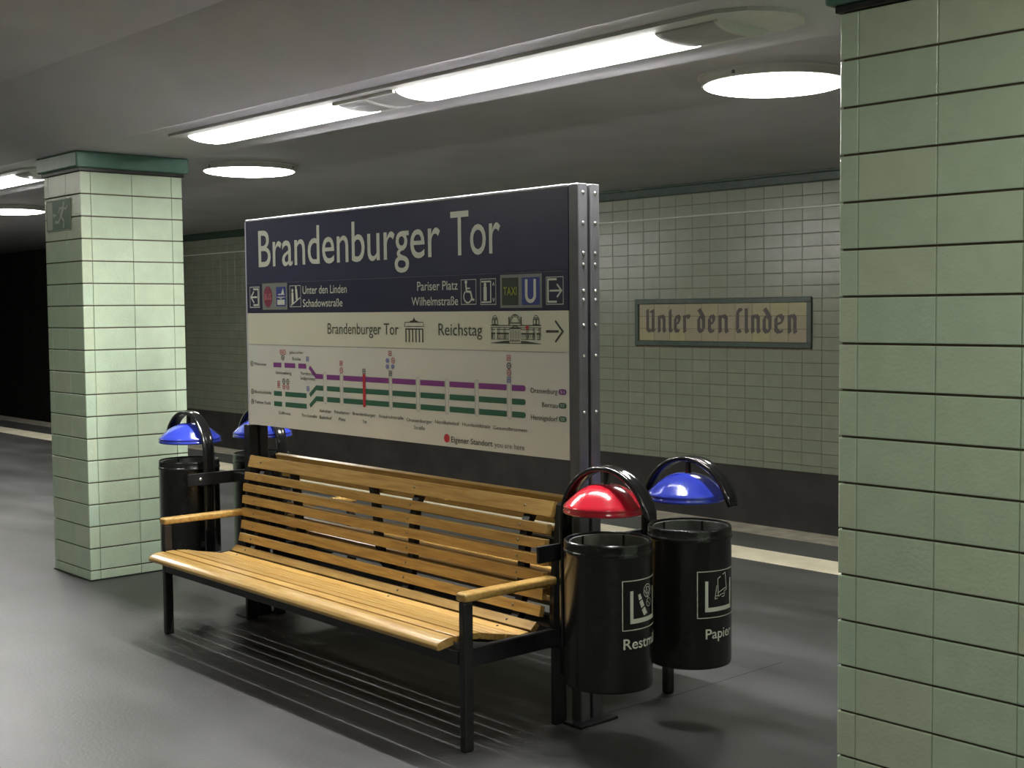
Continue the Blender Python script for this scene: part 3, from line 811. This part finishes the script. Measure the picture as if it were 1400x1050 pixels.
# ------------------------------------------------------------------ benches
def make_bench(label):
    t = thing('slatted_bench', label, 'bench', (-5.19, 3.86, 0), -0.012)
    HX = 1.262
    yo = 3.86
    # surface points: (y, z) pairs = the two edges of each slat's face, back then seat
    S = [(3.759, .945, 3.738, .881), (3.722, .853, 3.715, .811), (3.708, .789, 3.704, .746), (3.701, .722, 3.698, .677), (3.696, .652, 3.694, .606),
         (3.692, .583, 3.686, .535), (3.680, .513, 3.669, .468), (3.655, .448, 3.622, .419), (3.612, .415, 3.560, .411),
         (3.553, .412, 3.490, .426), (3.482, .427, 3.421, .440), (3.413, .441, 3.355, .456), (3.344, .457, 3.289, .463), (3.275, .464, 3.226, .463)]
    th = .026
    for (ya, za, yb, zb_) in S:
        d = Vector((yb - ya, zb_ - za)); n = Vector((d.y, -d.x)).normalized()   # points away from the sitter
        if n.y > 0 and abs(n.y) > abs(n.x): n = -n
        if abs(n.x) >= abs(n.y) and n.x < 0: n = -n
        P = [(ya - yo, za), (yb - yo, zb_), (yb - yo + n.x * th, zb_ + n.y * th), (ya - yo + n.x * th, za + n.y * th)]
        bm = bmesh.new(); prism_x(bm, P, -HX, HX)
        bmesh.ops.bevel(bm, geom=bm.edges[:], offset=.0025, segments=2, affect='EDGES', profile=.5)
        obj('slat', bm, MAT['wood'], t)
    # wide rounded front slat
    P = [(3.212, .464), (3.18, .463), (3.152, .457), (3.135, .448), (3.127, .436), (3.128, .424), (3.138, .418), (3.212, .430)]
    bm = bmesh.new(); prism_x(bm, [(y - yo, z) for y, z in P], -HX, HX)
    bmesh.ops.bevel(bm, geom=bm.edges[:], offset=.003, segments=2, affect='EDGES', profile=.5)
    obj('slat', bm, MAT['wood'], t)['label'] = 'wide rounded front slat'
    # curved steel ribs under the slats
    front = [(y_ - yo, z_) for s in S[::-1] for (y_, z_) in ((s[2], s[3]), (s[0], s[1]))]
    front = front[:-1]; front.append((front[-1][0] * .35 + (3.759 - yo) * .65, front[-1][1] * .35 + .945 * .65))
    back = []
    for i, (y_, z_) in enumerate(front):
        a = front[max(0, i - 2)]; b = front[min(len(front) - 1, i + 2)]
        d = Vector((b[0] - a[0], b[1] - a[1])).normalized(); n = Vector((d.y, -d.x))
        back.append(((y_ + n.x * .0265, z_ + n.y * .0265), (y_ + n.x * .060, z_ + n.y * .060)))
    for xr in (-1.13, 0.30, 1.09):
        bm = bmesh.new()
        prism_x(bm, [p[0] for p in back] + [p[1] for p in back[::-1]], xr - .022, xr + .022)
        obj('rib', bm, MAT['steel_black'], t)
    # bolt heads on the slat faces
    bm = bmesh.new()
    for xr in (-1.13, 0.30, 1.09):
        for (ya, za, yb, zb_) in S[:9]:
            d = Vector((yb - ya, zb_ - za)).normalized(); n = Vector((-abs(d.y), abs(d.x)))
            r = bmesh.ops.create_uvsphere(bm, u_segments=8, v_segments=4, radius=.007)
            for v in r['verts']:
                v.co = v.co + Vector((xr, (ya + yb) / 2 - yo + n.x * -.001, (za + zb_) / 2 + n.y * -.001))
    o = obj('bolts', bm, MAT['brass_bolt'], t, smooth=True); o['kind'] = 'stuff'
    # steel frame
    for s in (-1, 1):
        xc = s * 1.292
        bm = bmesh.new(); box(bm, xc - .019, xc + .019, 3.227 - yo, 3.275 - yo, 0, .603, bev=.008, seg=2); obj('leg', bm, MAT['steel_black'], t)
        bm = bmesh.new(); box(bm, s * 1.283 - .013, s * 1.283 + .013, 3.725 - yo, 3.795 - yo, 0, .335, bev=.004); obj('leg', bm, MAT['steel_black'], t)
        bm = bmesh.new(); box(bm, s * 1.283 - .013, s * 1.283 + .013, 3.2755 - yo, 3.795 - yo, .336, .414, bev=.004); obj('side_rail', bm, MAT['steel_black'], t)
        bm = bmesh.new()
        prism_x(bm, [(3.72 - yo, .4145), (3.76 - yo, .4145), (3.797 - yo, .93), (3.788 - yo, .942), (3.765 - yo, .93), (3.725 - yo, .60)], s * 1.283 - .013, s * 1.283 + .013)
        obj('back_upright', bm, MAT['steel_black'], t)
        # wooden armrest with a rounded nose
        bm = bmesh.new()
        box(bm, xc - .031, xc + .031, 3.222 - yo, 3.722 - yo, .604, .640, bev=.012, seg=3)
        obj('armrest', bm, MAT['wood'], t)
        bm = bmesh.new(); box(bm, min(s * 1.10, s * 1.269), max(s * 1.10, s * 1.269), 3.757 - yo, 3.79 - yo, .755, .785); obj('back_bracket', bm, MAT['steel_black'], t)
    bm = bmesh.new(); box(bm, -1.271, 1.271, 3.226 - yo, 3.262 - yo, .345, .404, bev=.004); obj('front_beam', bm, MAT['steel_black'], t)
    bm = bmesh.new(); box(bm, -1.271, 1.271, 3.745 - yo, 3.79 - yo, .345, .404, bev=.004); obj('rear_beam', bm, MAT['steel_black'], t)
    return t
bench = make_bench('honey-coloured slatted bench in front of the big sign, facing the camera')
bench2 = copy_tree(bench)
bench2.rotation_euler = (0, 0, PI - .02)
bench2.location = (-5.19, 3.832, 0)
bench2['label'] = 'second slatted bench facing the far track, only its back top showing behind the first'

# ------------------------------------------------------------------ litter bins
def cyl_T(R):
    def T(s, off, z):
        a = s / R
        return ((R + off) * math.cos(a), (R + off) * math.sin(a), z)
    return T

def make_bin(label, lid_mat, lid_r, x, y, post_side, sticker=None, z_up=0.0, to_floor=True, group=None):
    """bin centre at the empty; the flat hoop rises from a post on post_side (-1 / +1 in X) and arches over"""
    t = thing('litter_bin', label, 'bin', (x, y, 0))
    R, z0, z1 = .176, .262 + z_up, .838 + z_up
    bm = bmesh.new()
    lathe(bm, [(0, z0 + .03), (R - .02, z0 + .03), (R - .012, z0), (R - .002, z0), (R, z0 + .01), (R, z1 - .052), (R + .0025, z1 - .048), (R + .0025, z1 - .036), (R, z1 - .032), (R, z1 - .008), (R - .001, z1), (R - .005, z1 + .003), (R - .009, z1), (R - .009, z0 + .035), (0, z0 + .035)], seg=56)
    obj('shell', bm, MAT['bin_black'], t, smooth=False)
    for p in t.children[-1].data.polygons: p.use_smooth = abs(p.normal.z) < .5
    bm = bmesh.new()
    lathe(bm, [(.150, z0 + .06), (.155, z1 - .01), (.157, z1 - .004), (.160, z1 - .010), (.158, z0 + .06)], seg=48, close=True)
    obj('liner', bm, MAT['liner'], t, loc=(.005 * -post_side, 0, 0), smooth=True)
    bm = bmesh.new()
    for a in (-2.2, -.9, .5, 1.9, 3.1):
        c, s = math.cos(a) * .1475, math.sin(a) * .1475
        box(bm, c - .003, c + .003, s - .003, s + .003, z0 + .08, z1 - .006)
    obj('liner_rib', bm, MAT['steel_black'], t)
    # hoop and post: one flat lacquered band
    ro, th, hw = .249, .022, .035
    path = []
    zc = .885 + z_up
    path += [(post_side * (ro - th / 2), z0 - .01), (post_side * (ro - th / 2), .5), (post_side * (ro - th / 2), .78)]
    path = [p for i, p in enumerate(path) if i == 0 or p[1] > path[i - 1][1]]
    for i in range(0, 21):
        a = PI * i / 20 * (167 / 180)
        path.append((post_side * (ro - th / 2) * math.cos(a), zc + (ro - th / 2 - .002) * math.sin(a)))
    bm = bmesh.new()
    rings = []
    for i, (px, pz) in enumerate(path):
        a = path[max(0, i - 1)]; b = path[min(len(path) - 1, i + 1)]
        d = Vector((b[0] - a[0], b[1] - a[1])).normalized(); n = Vector((d.y, -d.x)) * post_side   # outward
        ring = []
        h = hw if i < len(path) - 1 else hw * .7
        for (u, v) in ((-1, .5), (-.8, 1), (-.3, .75), (.3, .75), (.8, 1), (1, .5), (1, -.5), (.85, -1), (-.85, -1), (-1, -.5)):
            q = (px + n.x * v * th / 2, pz + n.y * v * th / 2)
            ring.append(bm.verts.new((q[0], u * h, q[1])))
        rings.append(ring)
    for A, B in zip(rings, rings[1:]):
        for i in range(10):
            j = (i + 1) % 10; bm.faces.new((A[i], A[j], B[j], B[i]))
    bm.faces.new(rings[0]); bm.faces.new(rings[-1][::-1])
    bmesh.ops.recalc_face_normals(bm, faces=bm.faces[:])
    obj('hoop', bm, MAT['hoop'], t, smooth=True)
    # lid: domed disc with a rolled skirt, hung from the hoop
    zl = .944 + z_up
    bm = bmesh.new()
    r = lid_r
    prof = [(r - .006, zl), (r, zl + .002), (r + .001, zl + .012), (r - .004, zl + .016), (r - .004, zl + .020), (r + .0005, zl + .024), (r - .002, zl + .031), (r * .93, zl + .040)]
    n = 12
    for i in range(1, n):
        q = 1 - i / n
        prof.append((r * .93 * q, zl + .038 + .078 * (1 - q ** 2.3)))
    prof += [(0, zl + .116), (0, zl + .108)]
    for i in range(n - 1, 0, -2):
        q = 1 - i / n
        prof.append(((r - .010) * .93 * q, zl + .034 + .072 * (1 - q ** 1.9)))
    prof += [(r - .010, zl + .024), (r - .010, zl)]
    lathe(bm, prof, seg=56)
    obj('lid', bm, lid_mat, t, smooth=True, loc=(0.016 * post_side, 0, 0))
    bm = bmesh.new(); lathe(bm, [(0, zl + .106), (.014, zl + .106), (.012, zl + .17), (0, zl + .17)], seg=12)
    obj('lid_stem', bm, MAT['hoop'], t, loc=(0.006 * post_side, 0, 0))
    # mounting clamps between post and shell
    bm = bmesh.new()
    for z in (.34, .70):
        z += z_up
        a, b = sorted((post_side * (R - .004), post_side * (ro - th + .001)))
        box(bm, a, b, -.028, .028, z, z + .03, bev=.002)
    obj('clamp', bm, MAT['steel_black'], t)
    if sticker:
        F = Flat(.0012)
        kind, sz1, tz0, a0_ = sticker
        T = cyl_T(R)
        a0, a1 = a0_, a0_ + .225
        sz0 = sz1 - .196
        def seg_rect(x0, z0_, x1, z1_):
            n = max(1, int(abs(x1 - x0) / .012))
            for i in range(n): F.rect(x0 + (x1 - x0) * i / n, z0_, x0 + (x1 - x0) * (i + 1) / n, z1_)
        seg_rect(a0, sz0, a1, sz0 + .0035); seg_rect(a0, sz1 - .0035, a1, sz1)
        F.rect(a0, sz0, a0 + .0035, sz1).rect(a1 - .0035, sz0, a1, sz1)
        F.rect(a0 + .034, sz0 + .026, a0 + .048, sz1 - .042).rect(a1 - .048, sz0 + .026, a1 - .034, sz1 - .042)
        seg_rect(a0 + .034, sz0 + .026, a1 - .034, sz0 + .044)
        c = sz0; F0 = F; F = Flat(.0012); m0 = len(F.v)
        if kind == 'rest':
            F.poly([(-.012, c + .050), (.010, c + .058), (-.008, c + .085), (-.026, c + .075)]).poly([(-.028, c + .082), (-.010, c + .090), (-.022, c + .115), (-.038, c + .108)])
            F.poly([(-.040, c + .114), (-.024, c + .120), (-.034, c + .140), (-.045, c + .135)])
            F.ring(.012, c + .145, .026, .0025, n=12).ring(.014, c + .147, .014, .0022, n=8).line([(-.010, c + .15), (.012, c + .12), (.034, c + .15)], .0025).line([(.0, c + .165), (.02, c + .130)], .002)
            F.ring(.022, c + .098, .017, .0025, n=8).line([(.010, c + .105), (.030, c + .088)], .002)
            F.text('Restmüll', -.112, .110, tz0, .040, .012)
        else:
            F.line([(-.020, c + .088), (-.022, c + .160), (.024, c + .182), (.034, c + .110), (-.014, c + .088), (-.020, c + .088)], .003)
            F.line([(-.036, c + .078), (-.028, c + .132)], .003).line([(-.036, c + .078), (.016, c + .084), (.020, c + .098)], .003).line([(-.036, c + .088), (.014, c + .096)], .0025)
            F.line([(-.020, c + .102), (.026, c + .118)], .003)
            F.text('Papier', -.080, .075, tz0, .040, .012)
        mid = (a0 + a1) / 2 + .004
        F0.f += [tuple(i + len(F0.v) for i in f) for f in F.f]; F0.v += [(v[0] + (mid if v[0] > -.06 and v[1] > sz0 else mid), v[1]) for v in F.v]
        F = F0
        F.build('sticker', MAT['print_white'], t, T=T, label='white icon and lettering')
    return t
bin_r = make_bin('black litter bin with red domed lid, right of the bench', MAT['lid_red'], .166, -3.562, 3.69, -1, ('rest', .704, .436, -.088))
bin_b = make_bin('black litter bin with blue domed lid, right of the red-lidded one', MAT['lid_blue'], .166, -3.562, 4.185, -1, ('paper', .672, .390, -.122), to_floor=False)
bin_c = make_bin('black litter bin with blue domed lid, beside the left pillar', MAT['lid_blue'], .182, -7.02, 3.69, 1, None, .042)
bin_d = make_bin('black litter bin with blue lid partly hidden behind the left end of the sign', MAT['lid_blue'], .182, -7.02, 4.185, 1, None, .042, to_floor=False)
# racks that tie each pair of hoops together behind the bench ends
def rack(label, x, s, zt, arm=0):
    t = thing('bin_rack', label, 'bracket', (x, 3.92, 0))
    bm = bmesh.new(); box(bm, -.0073, .0073, -.375, .375, zt - .07, zt, bev=.003, seg=2); obj('crossbar', bm, MAT['steel_black'], t)
    bm = bmesh.new()
    for y in (-.30, .30):
        r = bmesh.ops.create_uvsphere(bm, u_segments=10, v_segments=6, radius=.011)
        for v in r['verts']: v.co = Vector((v.co.x * .6 - s * .009, v.co.y + y, v.co.z + zt - .035))
    obj('bolts', bm, MAT['bolt'], t, smooth=True)['kind'] = 'stuff'
    if arm:
        bm = bmesh.new(); box(bm, .0075, arm, -.085, -.045, zt - .06, zt - .01, bev=.003); obj('arm', bm, MAT['steel_black'], t)
    return t
rack('black steel crossbar joining the red and blue lidded bins behind the bench end', -3.8196, 1, .792)
rack('black steel crossbar joining the two blue-lidded bins at left', -6.7635, -1, .826, arm=.196)
